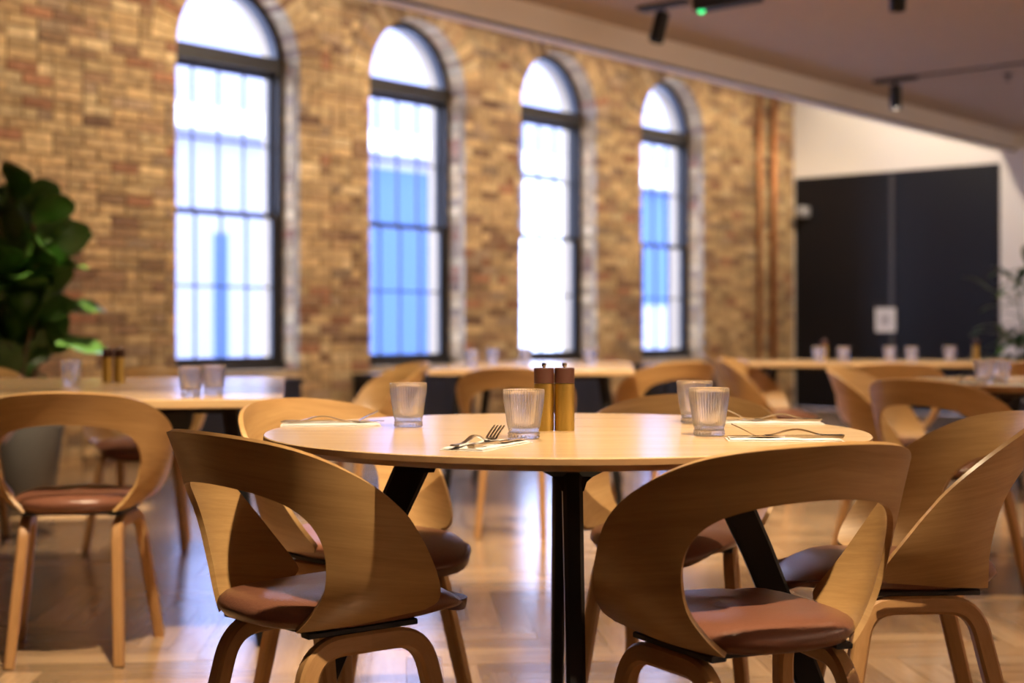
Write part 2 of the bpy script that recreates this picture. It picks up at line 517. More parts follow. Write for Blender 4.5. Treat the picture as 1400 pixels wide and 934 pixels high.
# arch rings of rubbed bricks
for uc in UC:
    nv = 29
    for k in range(nv):
        a0 = pi * k / nv + .006; a1 = pi * (k + 1) / nv - .006
        col = tuple(x * 1.08 for x in bcol())
        def go(m_, a0=a0, a1=a1, uc=uc, col=col):
            r0, r1 = R_OP - .004, R_OP + RING
            q = [(r0, a0), (r0, a1), (r1, a1), (r1, a0)]
            vs = [(uc + r * cos(a), y, Z_SPR + r * sin(a)) for y in (-.006, .2) for (r, a) in q]
            m_.add(vs, [(3, 2, 1, 0), (4, 5, 6, 7), (0, 1, 5, 4), (1, 2, 6, 5), (2, 3, 7, 6), (3, 0, 4, 7)], None, col)
        a = (a0 + a1) / 2
        consider(uc + R_OP * cos(a), uc + R_OP * cos(a) + .12, Z_SPR + R_OP * sin(a), Z_SPR + R_OP * sin(a) + CH, go)
bricks.sort(key=lambda t: -t[0])
rest = MB()
for i, (s, go) in enumerate(bricks):
    if i < 300:
        m_ = MB(); go(m_); o = m_.build('brick', M['brick'], cols=True); o.parent = wall_w
    else: go(rest)
o = rest.build('brickwork', M['brick'], cols=True); o.parent = wall_w; o['kind'] = 'stuff'

# ---- windows, recessed behind the openings
REC = .20
for k, uc in enumerate(UC):
    fm = wall_frame(P_WALL + REC)
    R1 = R_OP + .02; Ri = R_OP - .055
    m_ = MB()
    m_.box(uc - R1, uc - Ri, 0, .09, Z_SILL, Z_SPR); m_.box(uc + Ri, uc + R1, 0, .09, Z_SILL, Z_SPR)
    m_.box(uc - R1, uc + R1, -.03, .11, Z_SILL - .02, Z_SILL + .06)
    n = 28
    for i in range(n):
        a0, a1 = pi * i / n, pi * (i + 1) / n
        vs = [(uc + r * cos(a), y, Z_SPR + r * sin(a)) for y in (0, .09) for (r, a) in ((Ri, a0), (Ri, a1), (R1, a1), (R1, a0))]
        m_.add(vs, [(0, 1, 2, 3), (7, 6, 5, 4), (0, 4, 5, 1), (2, 6, 7, 3)])
    win = structure(m_.build('window_%d' % (k + 1), M['frame'], matrix=fm))
    m_ = MB(); m_.box(uc - Ri, uc + Ri, -.02, .10, Z_SPR - .06, Z_SPR + .06); m_.build('transom', M['frame'], win)
    # fanlight pane: half disc
    m_ = MB(); vs = [(uc + Ri * cos(pi * i / 24), .05, Z_SPR + .05 + (Ri) * sin(pi * i / 24) * .98) for i in range(25)]
    m_.add(vs, [tuple(range(25))]); m_.build('fanlight_pane', M['pane'], win)
    zb, zm, zt = Z_SILL + .06, 1.82, Z_SPR - .06
    for (nm, z0, z1, yy) in (('lower_sash', zb, zm + .02, .02), ('upper_sash', zm - .02, zt, .055)):
        m_ = MB(); w = .04
        m_.box(uc - Ri, uc - Ri + w, yy, yy + .035, z0, z1); m_.box(uc + Ri - w, uc + Ri, yy, yy + .035, z0, z1)
        m_.box(uc - Ri + w, uc + Ri - w, yy, yy + .035, z0, z0 + .04); m_.box(uc - Ri + w, uc + Ri - w, yy, yy + .035, z1 - .04, z1)
        sash = m_.build(nm, M['frame'], win)
        cw = (2 * Ri - 2 * w) / 4; zc = (z0 + z1) / 2
        for i in range(1, 4):
            x = uc - Ri + w + cw * i
            m_ = MB(); m_.box(x - .0048, x + .0048, yy + .004, yy + .03, z0 + .04, z1 - .04); m_.build('glazing_bar', M['frame'], sash)
        m_ = MB(); m_.box(uc - Ri + w, uc + Ri - w, yy + .006, yy + .028, zc - .008, zc + .008); m_.build('glazing_bar', M['frame'], sash)
        for i in range(4):
            for (p0, p1) in ((z0 + .04, zc), (zc, z1 - .04)):
                x0 = uc - Ri + w + cw * i
                m_ = MB(); m_.add([(x0, yy + .017, p0), (x0 + cw, yy + .017, p0), (x0 + cw, yy + .017, p1), (x0, yy + .017, p1)], [(0, 1, 2, 3)])
                m_.build('pane', M['pane'], sash)
    pd = bpy.data.lights.new('portal', 'AREA'); pd.shape = 'RECTANGLE'; pd.size = 2 * R_OP; pd.size_y = Z_SPR + R_OP - Z_SILL
    pd.cycles.is_portal = True
    po = bpy.data.objects.new('daylight_portal', pd); COL.objects.link(po)
    po.location = W(uc, P_WALL + DEP + .02, (Z_SILL + Z_SPR + R_OP) / 2)
    po.rotation_euler = (-N).to_track_quat('-Z', 'Z').to_euler()

# ---- end wall with double door, other walls, ceiling
m_ = MB()
QD0, QD1, ZD = 6.0, 8.497, 2.72
m_.box(U_END, U_END + .2, -7, QD0, -.1, TOP); m_.box(U_END, U_END + .2, QD0, QD1, ZD, TOP); m_.box(U_END, U_END + .2, QD1, P_WALL + .02, -.1, TOP)
wall_end = structure(m_.build('wall_back', M['white'], matrix=wall_frame()))
m_ = MB(); m_.box(U_END + .02, U_END + .05, QD0, QD1, 0, ZD); door_root = structure(m_.build('door_1', M['black_soft'], matrix=wall_frame()))
mid = (QD0 + QD1) / 2
for (a, b) in ((QD0 + .03, mid - .006), (mid + .006, QD1 - .03)):
    m_ = MB(); m_.box(U_END + .0, U_END + .045, a, b, .01, ZD - .03); m_.build('door_leaf', M['door'], door_root)
m_ = MB(); m_.box(U_END - .012, U_END + .02, mid - .022, mid + .022, .01, ZD - .03); m_.build('meeting_stile', mat('dark_bronze', (.05, .045, .04), .4), door_root)
m_ = MB(); m_.box(-7.2, -7, -7, P_WALL + .4, -.1, TOP); structure(m_.build('wall_near', M['white'], matrix=wall_frame()))
m_ = MB(); m_.box(-7.2, U_END + .2, -7.2, -7, -.1, TOP); structure(m_.build('wall_right', M['white'], matrix=wall_frame()))
m_ = MB(); m_.box(-7.2, -1.0, P_WALL, P_WALL + .4, -.1, TOP); structure(m_.build('wall_front', M['white'], matrix=wall_frame()))

ceil = MB(); ceil.box(-7.2, U_END + .2, -7.2, Q_BEAM - .02, Z_CEIL + .02, Z_CEIL + .1)
ceil_o = structure(ceil.build('ceiling', M['ceil_dark'], matrix=wall_frame()))
sl = MB(); uu = 2.0; PITCH = .042
while uu < U_END - .02:
    sl.box(uu, uu + .031, -3.5, Q_BEAM - .02, Z_CEIL, Z_CEIL + .024); uu += PITCH
o = sl.build('slat', M['slat'], ceil_o); o['kind'] = 'stuff'
sl = MB(); sl.box(-7.1, 2.0 - .01, -7.1, Q_BEAM - .02, Z_CEIL, Z_CEIL + .024); sl.box(2.0, U_END, -7.1, -3.5, Z_CEIL, Z_CEIL + .024)
sl.build('panel', M['slat'], ceil_o)
m_ = MB(); m_.box(-7.2, U_END, Q_BEAM - .02, Q_BEAM + .16, 2.845, TOP); structure(m_.build('beam_bulkhead', M['bulk'], matrix=wall_frame()))
m_ = MB(); m_.box(-7.2, U_END, Q_BEAM - .012, Q_BEAM + .01, 2.832, 2.845); structure(m_.build('trim_1', M['black_soft'], matrix=wall_frame()))
m_ = MB(); m_.box(-7.2, U_END + .2, Q_BEAM, P_WALL + .5, TOP, TOP + .1); structure(m_.build('ceiling_high', M['white'], matrix=wall_frame()))

# ---- outside: street and the building across
m_ = MB(); m_.box(-6, 60, P_WALL + .46, 60, -.4, -.3); structure(m_.build('pavement', M['bead'], matrix=wall_frame()))
QF = 16.5
fac = MB(); fac.box(2, 14.0, QF, QF + 3, -.3, 5.3); fac.box(14.0, 48, QF, QF + 3, -.3, 6.3)
fo = fac.build('neighbour_building', M['rend'], matrix=wall_frame()); tag(fo, 'pale lilac building across the street seen through the arched windows', 'building')
m_ = MB(); m_.box(2, 48, QF - .25, QF + .02, 3.75, 4.05); m_.build('cornice', M['rend_white'], fo)
for (a, b, z0, z1) in ((12.62, 12.86, .4, 2.3), (14.2, 14.6, 1.6, 3.5), (15.7, 17.0, .35, 3.5), (22.9, 24.6, 1.4, 3.7), (25.8, 26.6, .4, 3.4), (9.3, 10.4, .4, 3.3)):
    m_ = MB(); m_.box(a, b, QF - .02, QF + .03, z0, z1); m_.build('window', M['blueglass'], fo)
for (a, b) in ((13.9, 14.15), (17.05, 17.5), (21.2, 21.7), (24.7, 25.3)):
    m_ = MB(); m_.box(a, b, QF - .12, QF + .03, -.3, 3.75); m_.build('pilaster', M['pinkbrick'], fo)
m_ = MB(); m_.box(18.0, 21.1, QF - .06, QF + .03, -.3, 3.6); m_.build('rendered_panel', M['rend_white'], fo)

# ================================================================== CHAIR
SP = dict(a0=.2412, a1=.0751, a2=-.0203, b0=.2137, b1=-.0222, b2=.089, pw=1.023, tap=-.0818, y0=.0101, tk=.0604)
RIM = np.array([[0.0, 0.768], [35.652, 0.753], [60.903, 0.705], [85.492, 0.624], [101.115, 0.539], [110.6, 0.468], [106.8, 0.4465]])
HOL = np.array([[0.0, 0.679], [23.808, 0.668], [39.818, 0.638], [48.699, 0.584], [51.48, 0.508], [49.9, 0.466], [46.8, 0.4235]])
def crom(P, n):
    P = np.vstack([P, 2 * P[-1] - P[-2]]); o = []
    t = np.linspace(0, 1, n, endpoint=False)[:, None]
    for i in range(1, len(P) - 2):
        p0, p1, p2, p3 = P[i - 1], P[i], P[i + 1], P[i + 2]
        o.append(.5 * (2 * p1 + (p2 - p0) * t + (2 * p0 - 5 * p1 + 4 * p2 - p3) * t ** 2 + (-p0 + 3 * p1 - 3 * p2 + p3) * t ** 3))
    o.append(P[-2][None]); return np.vstack(o)
def shell_pt(ph, z):
    s = SP; h = (z - .43) / .33
    a = s['a0'] + s['a1'] * h + s['a2'] * h * h - s['tk'] * np.exp(-np.clip(h, -.2, 9) * 6)
    b = s['b0'] + s['b1'] * h + s['b2'] * h * h
    r = np.radians(ph); c = np.cos(np.minimum(r, pi / 2)); si = np.sin(np.minimum(r, pi / 2))
    x = a * np.abs(si + 1e-9) ** s['pw']; y = s['y0'] - b * np.abs(c + 1e-9) ** s['pw']
    t = np.maximum(r - pi / 2, 0) * .25
    return np.stack([x - s['tap'] * t, y + t, z], -1)
def make_shell(parent):
    nseg, nm = 9, 9
    rc = crom(np.vstack([RIM[1] * [-1, 1], RIM]), nseg); hc = crom(np.vstack([HOL[1] * [-1, 1], HOL]), nseg)
    k = len(rc)
    G = np.zeros((2 * k - 1, nm, 3)); UVs = np.zeros((2 * k - 1, nm, 2))
    for j in range(nm):
        t = j / (nm - 1); c = rc * (1 - t) + hc * t
        p = shell_pt(c[:, 0], c[:, 1])
        G[k - 1:, j] = p; G[:k, j] = (p * [-1, 1, 1])[::-1]
        uvp = np.stack([np.radians(c[:, 0]) * .27, c[:, 1] + .0006 * c[:, 0]], -1)
        UVs[k - 1:, j] = uvp; UVs[:k, j] = (uvp * [-1, 1])[::-1]
    # normals pointing outwards
    du = np.gradient(G, axis=0); dv = np.gradient(G, axis=1)
    nrm = np.cross(du, dv); nrm /= np.linalg.norm(nrm, axis=2, keepdims=True) + 1e-9
    ctr = G - np.array([0, .05, 0])[None, None]; ctr[..., 2] = 0
    if (nrm * ctr).sum() < 0: nrm = -nrm
    TH = .0105
    I = G - nrm * TH
    n0, n1 = G.shape[:2]
    V = np.vstack([G.reshape(-1, 3), I.reshape(-1, 3)]); uv = np.vstack([UVs.reshape(-1, 2)] * 2)
    off = n0 * n1; F = []
    for i in range(n0 - 1):
        for j in range(n1 - 1):
            a, b, c, d = i * n1 + j, (i + 1) * n1 + j, (i + 1) * n1 + j + 1, i * n1 + j + 1
            F.append((a, b, c, d)); F.append((off + d, off + c, off + b, off + a))
    def edge(path):
        for a, b in zip(path[:-1], path[1:]): F.append((b, a, off + a, off + b))
    edge([i * n1 for i in range(n0)]); edge([i * n1 + n1 - 1 for i in range(n0)][::-1])
    edge([(n0 - 1) * n1 + j for j in range(n1)]); edge([j for j in range(n1)][::-1])
    o = obj('backrest_shell', V, F, M['oak_shell'], parent, True, uv)
    bm = bmesh.new(); bm.from_mesh(o.data); bmesh.ops.recalc_face_normals(bm, faces=bm.faces)
    for e in bm.edges:
        if len(e.link_faces) == 2 and e.calc_face_angle(0) > radians(50): e.smooth = False
    bm.to_mesh(o.data); bm.free()
    return o
def make_seat(parent):
    m_ = MB(); n = 48
    def outline(a):
        # a=0 front; shield outline, wider in front of the arms
        c, s = cos(a), sin(a)
        y = .03 + (.268 * abs(c) ** .9 if c > 0 else -.208 * abs(c) ** .8)
        wx = .200 - .018 * (1 - abs(c)) if c > 0 else .172 + .010 * (1 - abs(c))
        return wx * math.copysign(abs(s) ** .8, s), y
    rings = [(.66, .4215), (.82, .4215), (.94, .430), (1.0, .445), (.985, .456), (.93, .4645), (.8, .4705), (.5, .4715), (.2, .4705)]
    vs = []
    for (f, z) in rings:
        for k in range(n):
            x, y = outline(2 * pi * k / n); dz = 0
            fy = (y - .03) * f
            if fy > .10: dz = -.6 * (fy - .10) ** 2 * 4 * (1 if z > .445 else .25)
            vs.append((x * f, .03 + fy, z + dz + .004 * cos(pi * k * 2 / n * 2) * (z > .46)))
    fs = []
    for i in range(len(rings) - 1):
        for k in range(n):
            fs.append((i * n + k, (i + 1) * n + k, (i + 1) * n + (k + 1) % n, i * n + (k + 1) % n))
    fs.append(tuple(range(n))); fs.append(tuple((len(rings) - 1) * n + k for k in range(n))[::-1])
    m_.add(vs, fs)
    o = m_.build('seat_pad', M['leather'], parent, True)
    bm = bmesh.new(); bm.from_mesh(o.data); bmesh.ops.recalc_face_normals(bm, faces=bm.faces); bm.to_mesh(o.data); bm.free()
    return o
def make_leg(parent, sx, rear):
    zt = .392
    top_r = Vector((sx * .128, -.105, zt)); top_f = Vector((sx * .155, .115, zt)); mid_ = (top_r + top_f) / 2
    if rear: knee, foot = top_r, Vector((sx * .149, -.200, .0))
    else: knee, foot = top_f, Vector((sx * .207, .188, .0))
    d0 = (mid_ - knee).normalized(); d1 = (foot - knee).normalized(); rb = .06
    a, b = knee + d0 * rb, knee + d1 * rb
    pts = [mid_]; ups = []
    for i in range(9):
        t = i / 8; pts.append(a * (1 - t) ** 2 + knee * 2 * t * (1 - t) + b * t * t)
    for t in (.5, 1.0): pts.append(b * (1 - t) + foot * t)
    nrm = (d0.cross(d1)).normalized()
    n = len(pts)
    for i in range(n):
        t_ = (pts[min(i + 1, n - 1)] - pts[max(i - 1, 0)]).normalized(); ups.append(nrm.cross(t_))
    h = [.037] + [.037] * 9 + [.036, .030]; w = [.030] * 10 + [.031, .028]
    m_ = MB(); m_.sweep(pts, ups, w, h)
    o = m_.build('leg', M['oak_leg'], parent); shade_auto(o, 40); return o
def make_chair():
    r = thing('dining_chair', '', 'chair', group='bent oak dining chairs with brown leather seats')
    make_shell(r); make_seat(r)
    m_ = MB()
    m_.box(-.135, .135, -.10, .10, .412, .428)
    m_.build('seat_base', M['black_soft'], r)
    for sx in (-1, 1):
        m_ = MB(); a, b = Vector((sx * .122, -.115, .4165)), Vector((sx * .146, .105, .4165))
        m_.sweep([a, b], [(0, 0, 1)] * 2, [.030, .030], [.0105, .0105]); m_.build('bracket', M['black_soft'], r)
        for rear in (0, 1): make_leg(r, sx, rear)
    return r
chair = make_chair(); cused = []
def put_chair(x, y, th, label): return place(chair, cused, (x, y, 0), -radians(th), label)
put_chair(.398, 2.431, -23.4, 'oak chair with brightly lit tan seat, nearest at front right of the round table')
put_chair(-.356, 2.621, 47., 'oak chair seen from behind at front left of the round table, nearest on that side')
put_chair(.828, 2.993, -87.6, 'oak chair facing left into the round table, cut off by the right picture edge')
put_chair(-.37, 3.376, 130.4, 'oak chair at back left of the round table, facing the camera')
put_chair(.401, 3.529, 197.3, 'oak chair at back right of the round table, behind the two tumblers')
put_chair(-1.268, 4.159, -6.2, 'oak chair with orange-brown seat standing alone at the far left, its four feet visible')

# ================================================================== TABLES
def make_round_table():
    r = thing('round_table', '', 'table', group='round oak tables on black splayed legs')
    m_ = MB(); m_.lathe([(0, .74), (.30, .74), (.598, .74), (.600, .7385), (.600, .7285), (.575, .7165), (.545, .713), (.3, .713), (0, .713)], 128)
    o = m_.build('tabletop', M['oak_top'], r); shade_auto(o, 25)
    o.data.materials.append(M['oak_edge'])
    for p in o.data.polygons:
        if p.center.z < .7384: p.material_index = 1
    for k in range(4):
        a = k * pi / 2; m_ = MB()
        def pt(rad, z): return Vector((rad * cos(a), rad * sin(a), z))
        zs = [.70, .66, .50, .25, .0]; rs = [.300, .312, .385, .485, .575]
        pts = [pt(q, z) for q, z in zip(rs, zs)]
        rad = Vector((cos(a), sin(a), 0))
        m_.sweep(pts, [rad] * 5, [.040, .036, .034, .032, .030], [.080, .068, .062, .056, .048])
        # flared head under the top
        tx = Vector((-sin(a), cos(a), 0)); c0 = pt(.292, 0)
        prof = [(.078, .7125), (.068, .702), (.053, .692), (.036, .683), (.025, .674), (.0195, .658)]
        vs = []
        for (hw, z) in prof:
            dr = .048 if z > .69 else .040
            for (sx, sy) in ((-1, -1), (1, -1), (1, 1), (-1, 1)):
                vs.append(c0 + rad * (sy * dr + (.70 - z) * .28) + tx * (sx * hw) + Vector((0, 0, z)))
        fs = [(0, 3, 2, 1)]
        for i in range(len(prof) - 1):
            for q in range(4): fs.append((i * 4 + q, i * 4 + (q + 1) % 4, i * 4 + 4 + (q + 1) % 4, i * 4 + 4 + q))
        m_.add(vs, fs)
        o = m_.build('leg', M['black'], r); shade_auto(o, 40)
    m_ = MB(); m_.box(-.30, .30, -.03, .03, .70, .713); m_.box(-.03, .03, -.30, .30, .7005, .7125); m_.build('cross_frame', M['black'], r)
    return r
TC = Vector((.108, 2.864, 0))
rt = make_round_table(); tused = []
place(rt, tused, TC, 0.0, 'round oak table with black splayed legs, laid for four, nearest the camera')
place(rt, tused, (2.14, 5.5, 0), .3, 'round oak table cut off by the right picture edge, behind the right-hand chair')

def rect_table(name, label, corner, th, w, d, group):
    """corner: near right corner; d runs away from it, w to the left"""
    r = thing(name, label, 'table', (corner[0], corner[1], 0), -radians(th), group)
    m_ = MB(); m_.box(-w, 0, 0, d, .712, .74)
    o = m_.build('tabletop', M['oak_top'], r)
    bv = o.modifiers.new('edge', 'BEVEL'); bv.width = .004; bv.segments = 2
    for (x, y, ox, oy) in ((-.16, .16, .10, -.08), (-w + .16, .16, -.10, -.08), (-.16, d - .16, .10, .08), (-w + .16, d - .16, -.10, .08)):
        m_ = MB(); m_.sweep([(x, y, .712), (x + ox * .5, y + oy * .5, .35), (x + ox, y + oy, 0)], [(1, 0, 0)] * 3, [.06, .052, .04], [.05, .045, .036])
        shade_auto(m_.build('leg', M['black'], r), 40)
    for y0 in (.14, d - .2):
        m_ = MB(); m_.box(-w + .14, -.14, y0, y0 + .06, .69, .712); m_.build('cross_frame', M['black'], r)
    return r
g = 'long oak tables on black legs'
rect_table('long_table', 'long oak table at the left reflecting the window, behind the lone chair', (-.67, 4.17), -9, 1.7, 1.9, g)
rect_table('long_table', 'oak table below the second and third arched windows, with tumblers on it', (.60, 6.95), 4, 1.02, 1.9, g)
rect_table('long_table', 'oak table in front of the dark double door with a row of tumblers', (3.05, 8.3), 5, 1.65, .9, g)

# background chairs
def at(px, d): return ((px - 700) / 1944 * d, d)
for (px, d, th, lab) in (
    (1217, 6.17, 119, 'oak chair left of the right-hand table, turned side on behind the laid table edge'),
    (1296, 5.1, 47, 'oak chair seen from behind in front of the right-hand round table'),
    (514, 7.25, -112, 'oak chair at left end of the table below the second window'),
    (905, 7.6, -25, 'oak chair at right end of the table below the third window'),
    (706, 6.55, 8, 'oak chair directly behind the pepper mills, seen from behind'),
    (1046, 8.3, 112, 'oak chair beside the black cabinet under the fourth window, nearer of two'),
    (1012, 10.2, 112, 'oak chair beside the black cabinet under the fourth window, farther of two'),
    (1216, 7.35, 5, 'oak chair seen from behind in front of the row of tumblers by the dark door'),
    (1385, 7.9, -10, 'oak chair at right of the dark door table, close to the right picture edge'),
    (198, 6.2, 178, 'oak chair across the left-hand table, below the first arched window'),
    (-55, 6.25, 175, 'oak chair across the left-hand table, in front of the fig plant'),
):
    x, y = at(px, d); put_chair(x, y, th, lab)

# ================================================================== TABLE THINGS
ZT = .74
def make_tumbler():
    r = thing('tumbler', '', 'glass', group='ribbed glass tumblers')
    NR = 44; n = NR * 6
    prof_o = [(.0275, .0125), (.0285, .018), (.0302, .026), (.0322, .04), (.0348, .056), (.0368, .07), (.0382, .083), (.0388, .0905)]
    prof = [(0, .0105), (.020, .0105)] + prof_o + [(.0380, .0922), (.0370, .0915), (.0362, .083), (.0347, .068), (.0325, .05), (.0298, .032), (.0270, .022), (.018, .0195), (0, .019)]
    amp = {2: .3, 3: .7, 4: 1, 5: 1, 6: 1, 7: 1, 8: .7, 9: .12}
    def mod(rr, z, a, i): return rr + (.0014 * amp.get(i, 0) * cos(NR * a))
    m_ = MB(); m_.lathe(prof, n, mod=mod)
    o = m_.build('bowl', M['glass'], r, True)
    # beaded foot
    prof = [(0, 0), (.024, 0), (.0285, .001), (.0300, .004), (.0290, .007), (.0298, .010), (.0280, .0125), (.0200, .0128), (0, .0128)]
    am2 = {3: 1, 4: -.3, 5: -1}
    def mod2(rr, z, a, i): return rr + .0011 * am2.get(i, 0) * cos(26 * a)
    m_ = MB(); m_.lathe(prof, 26 * 6, mod=mod2); m_.build('foot', M['glass'], r, True)
    return r
tum = make_tumbler(); gused = []
def put_tumbler(x, y, lab): return place(tum, gused, (x, y, ZT + .0004), random.uniform(0, 6), lab)
put_tumbler(.022, 2.665, 'ribbed tumbler in front of the brass mills, beside the near place setting')
put_tumbler(-.217, 2.975, 'ribbed tumbler at the left side of the laid round table')
put_tumbler(.379, 2.735, 'ribbed tumbler at the right of the laid table, nearer of the pair')
put_tumbler(.397, 3.09, 'ribbed tumbler at the right of the laid table, farther of the pair')
put_tumbler(*at(261, 4.28), 'tumbler on the left-hand table before the window, left of the pair')
put_tumbler(*at(292, 4.42), 'tumbler on the left-hand table before the window, right of the pair')
put_tumbler(*at(98, 5.15), 'tumbler on the left-hand table beside the fig plant')
put_tumbler(*at(1346, 5.15), 'tumbler on the right-hand round table, left of the pair')
put_tumbler(*at(1366, 5.25), 'tumbler on the right-hand round table, right of the pair')
for px, d, lab in ((644, 7.5, 'tumbler on the table below the second window, nearer the corner'), (673, 8.1, 'tumbler between second and third window on the far table'),
                   (807, 7.9, 'tumbler on the table just right of the third window'), (718, 7.9, 'tumbler on the far table behind the brass mills, below the third window'),
                   (1119, 8.5, 'second tumbler from the brick wall in the row before the dark door'), (1153, 8.45, 'third tumbler from the brick wall in the row before the dark door'),
                   (1216, 8.7, 'tumbler below the white door sign in the row'), (1246, 8.5, 'tumbler just right of the white door sign in the row'),
                   (1298, 8.75, 'tumbler at the right end of the row before the dark door')):
    put_tumbler(*at(px, d), lab)

def make_mill():
    r = thing('pepper_mill', '', 'mill', group='brass mills with dark wooden heads')
    m_ = MB(); m_.lathe([(0, 0), (.0195, 0), (.0203, .001), (.0203, .0945), (.0195, .0952), (0, .0952)], 48); shade_auto(m_.build('body', M['brass'], r), 30)
    m_ = MB(); m_.lathe([(0, .0956), (.0195, .0956), (.0203, .0965), (.0203, .1255), (.0192, .1268), (0, .1268)], 48); shade_auto(m_.build('head', M['walnut'], r), 30)
    m_ = MB(); m_.lathe([(0, .1268), (.0035, .1268), (.0035, .129), (.0048, .130), (.0052, .133), (.0048, .1362), (.0030, .1370), (0, .1370)], 24); shade_auto(m_.build('knob', M['steel'], r), 40)
    return r
mill = make_mill(); mused = []
def put_mill(x, y, lab): return place(mill, mused, (x, y, ZT), random.uniform(0, 6), lab)
put_mill(.0648, 2.874, 'brass mill with dark wooden head on the laid table, left of two')
put_mill(.1060, 2.876, 'brass mill with dark wooden head on the laid table, right of two')
put_mill(-1.535, 5.4, 'brass mill on the left-hand table, left of two')
put_mill(-1.490, 5.4, 'brass mill on the left-hand table, right of two')
put_mill(*at(1127, 8.9), 'brass mill on the dark door table near the brick wall')
put_mill(*at(1334, 8.95), 'brass mill on the dark door table near its right end')

# cutlery: local +x runs from handle end to tip
def ribbon(pts, T):
    """pts: (x, half width, z) ; closed flat bar of thickness T"""
    vs = []; n = len(pts)
    for (x, w, z) in pts:
        vs += [(x, -w, z), (x, w, z), (x, w, z + T), (x, -w, z + T)]
    fs = [(0, 1, 2, 3), tuple((n - 1) * 4 + k for k in (3, 2, 1, 0))]
    for i in range(n - 1):
        for k in range(4): fs.append((i * 4 + k, i * 4 + (k + 1) % 4, i * 4 + 4 + (k + 1) % 4, i * 4 + 4 + k))
    return vs, fs
def arch_z_(x, hmax):      # handle rises off the napkin in the middle
    return hmax * max(0., 1 - ((x - .105) / .06) ** 2) if .045 < x < .165 else 0
def make_fork():
    r = thing('fork', '', 'fork', group='table forks on napkins')
    pts = []
    for i in range(25):
        x = .145 * i / 24; t = x / .145
        w = .0085 - .0045 * min(1, t / .35) if t < .35 else .004 - .0008 * sin((t - .35) * 3)
        z = .0015 + .011 * sin(pi * min(1, max(0, (x - .03) / .115))) ** 2 * (x > .03)
        pts.append((x, w, z))
    m_ = MB(); vs, fs = ribbon(pts, .003); m_.add(vs, fs); shade_auto(m_.build('handle', M['steel'], r), 50)
    m_ = MB()
    head = [(.145, .0036, .0015), (.150, .007, .0004), (.156, .0105, .0002), (.164, .0118, .0012), (.168, .0118, .0024)]
    vs, fs = ribbon(head, .002); m_.add(vs, fs); shade_auto(m_.build('head', M['steel'], r), 50)
    for k in range(4):
        y = (-.0095 + .00633 * k); t_ = []
        for i in range(7):
            s = i / 6; t_.append((.166 + .040 * s, .0020 - .0008 * s, .0022 + .023 * s - .003 * s * s))
        vs, fs = ribbon(t_, .0024); vs = [(a, b + y, c) for a, b, c in vs]
        m_ = MB(); m_.add(vs, fs); m_.build('tine', M['steel'], r)
    return r
def make_knife():
    r = thing('table_knife', '', 'knife', group='table knives on napkins')
    m_ = MB(); pts = [(x, .0050 + .0022 * cos((x / .105) * pi), .0) for x in np.linspace(0, .105, 12)]
    vs, fs = ribbon(pts, .0048); m_.add(vs, fs); shade_auto(m_.build('handle', M['steel'], r), 50)
    m_ = MB(); pts = [(.105, .003, .0014), (.112, .007, .0014)] + [(x, .0092 * (1 - max(0, (x - .175) / .042) ** 2 * .8), .0014) for x in np.linspace(.118, .214, 12)]
    vs, fs = ribbon(pts, .0016); m_.add(vs, fs); shade_auto(m_.build('blade', M['steel'], r), 50)
    return r
def make_napkin():
    r = thing('napkin', '', 'napkin', group='folded white napkins')
    L_, Wd = .21, .082
    for i, (z0, z1, dx, nm) in enumerate(((0, .0022, 0, 'lower_fold'), (.0024, .0050, .0035, 'upper_fold'))):
        vs = []; nx, ny = 14, 6
        for j in range(ny + 1):
            for k in range(nx + 1):
                x = -L_ / 2 + dx + (L_ - 2 * dx) * k / nx; y = -Wd / 2 + dx + (Wd - 2 * dx) * j / ny
                e = min(k, nx - k, j * 2, (ny - j) * 2)
                vs.append((x, y, z1 + .0008 * sin(k * 1.3 + j) * (i == 1) - (.0012 if e == 0 else 0)))
        top = len(vs); vs += [(v[0], v[1], z0) for v in vs]
        fs = []
        q = nx + 1
        for j in range(ny):
            for k in range(nx):
                a = j * q + k; fs.append((a, a + 1, a + 1 + q, a + q)); fs.append((top + a + q, top + a + 1 + q, top + a + 1, top + a))
        ring = [k for k in range(q)] + [j * q + nx for j in range(1, ny + 1)] + [ny * q + k for k in range(nx - 1, -1, -1)] + [j * q for j in range(ny - 1, 0, -1)]
        for a, b in zip(ring, ring[1:] + ring[:1]): fs.append((a, top + a, top + b, b))
        m_ = MB(); m_.add(vs, fs); shade_auto(m_.build(nm, M['napkin'], r), 50)
    return r
fork, knife, napk = make_fork(), make_knife(), make_napkin(); fu, ku, nu = [], [], []
def setting(x, y, ang, where, fo=.012, ko=-.016, shift=0., fa=3, ka=-2):
    """ang: direction handle to tip, degrees from +X"""
    a = radians(ang); d = Vector((cos(a), sin(a), 0)); s = Vector((-sin(a), cos(a), 0)); c = Vector((x, y, ZT + .0003))
    place(napk, nu, c, a, 'folded white napkin ' + where)
    p = c + d * (-.105 + shift) + s * fo + Vector((0, 0, .0058)); place(fork, fu, p, a + radians(fa), 'steel fork on the napkin ' + where)
    p = c + d * (-.100 + shift) + s * ko + Vector((0, 0, .0058)); place(knife, ku, p, a + radians(ka), 'steel table knife on the napkin ' + where)
setting(-.043, 2.487, 66, 'at the near edge of the laid table')
setting(.502, 2.625, 176, 'at the right of the laid table, nearer of two', fo=-.008, ko=.016, shift=-.005)
setting(.567, 3.09, 177, 'at the right of the laid table, farther of two', fo=-.008, ko=.016, shift=.0)
setting(-.385, 3.02, 8, 'at the left of the laid table', fo=-.006, ko=.018, shift=.0)
setting(*at(1300, 5.2), 20, 'on the right-hand round table, left one', shift=0)
setting(*at(1397, 5.05), 120, 'on the right-hand round table, at the picture edge', shift=0)

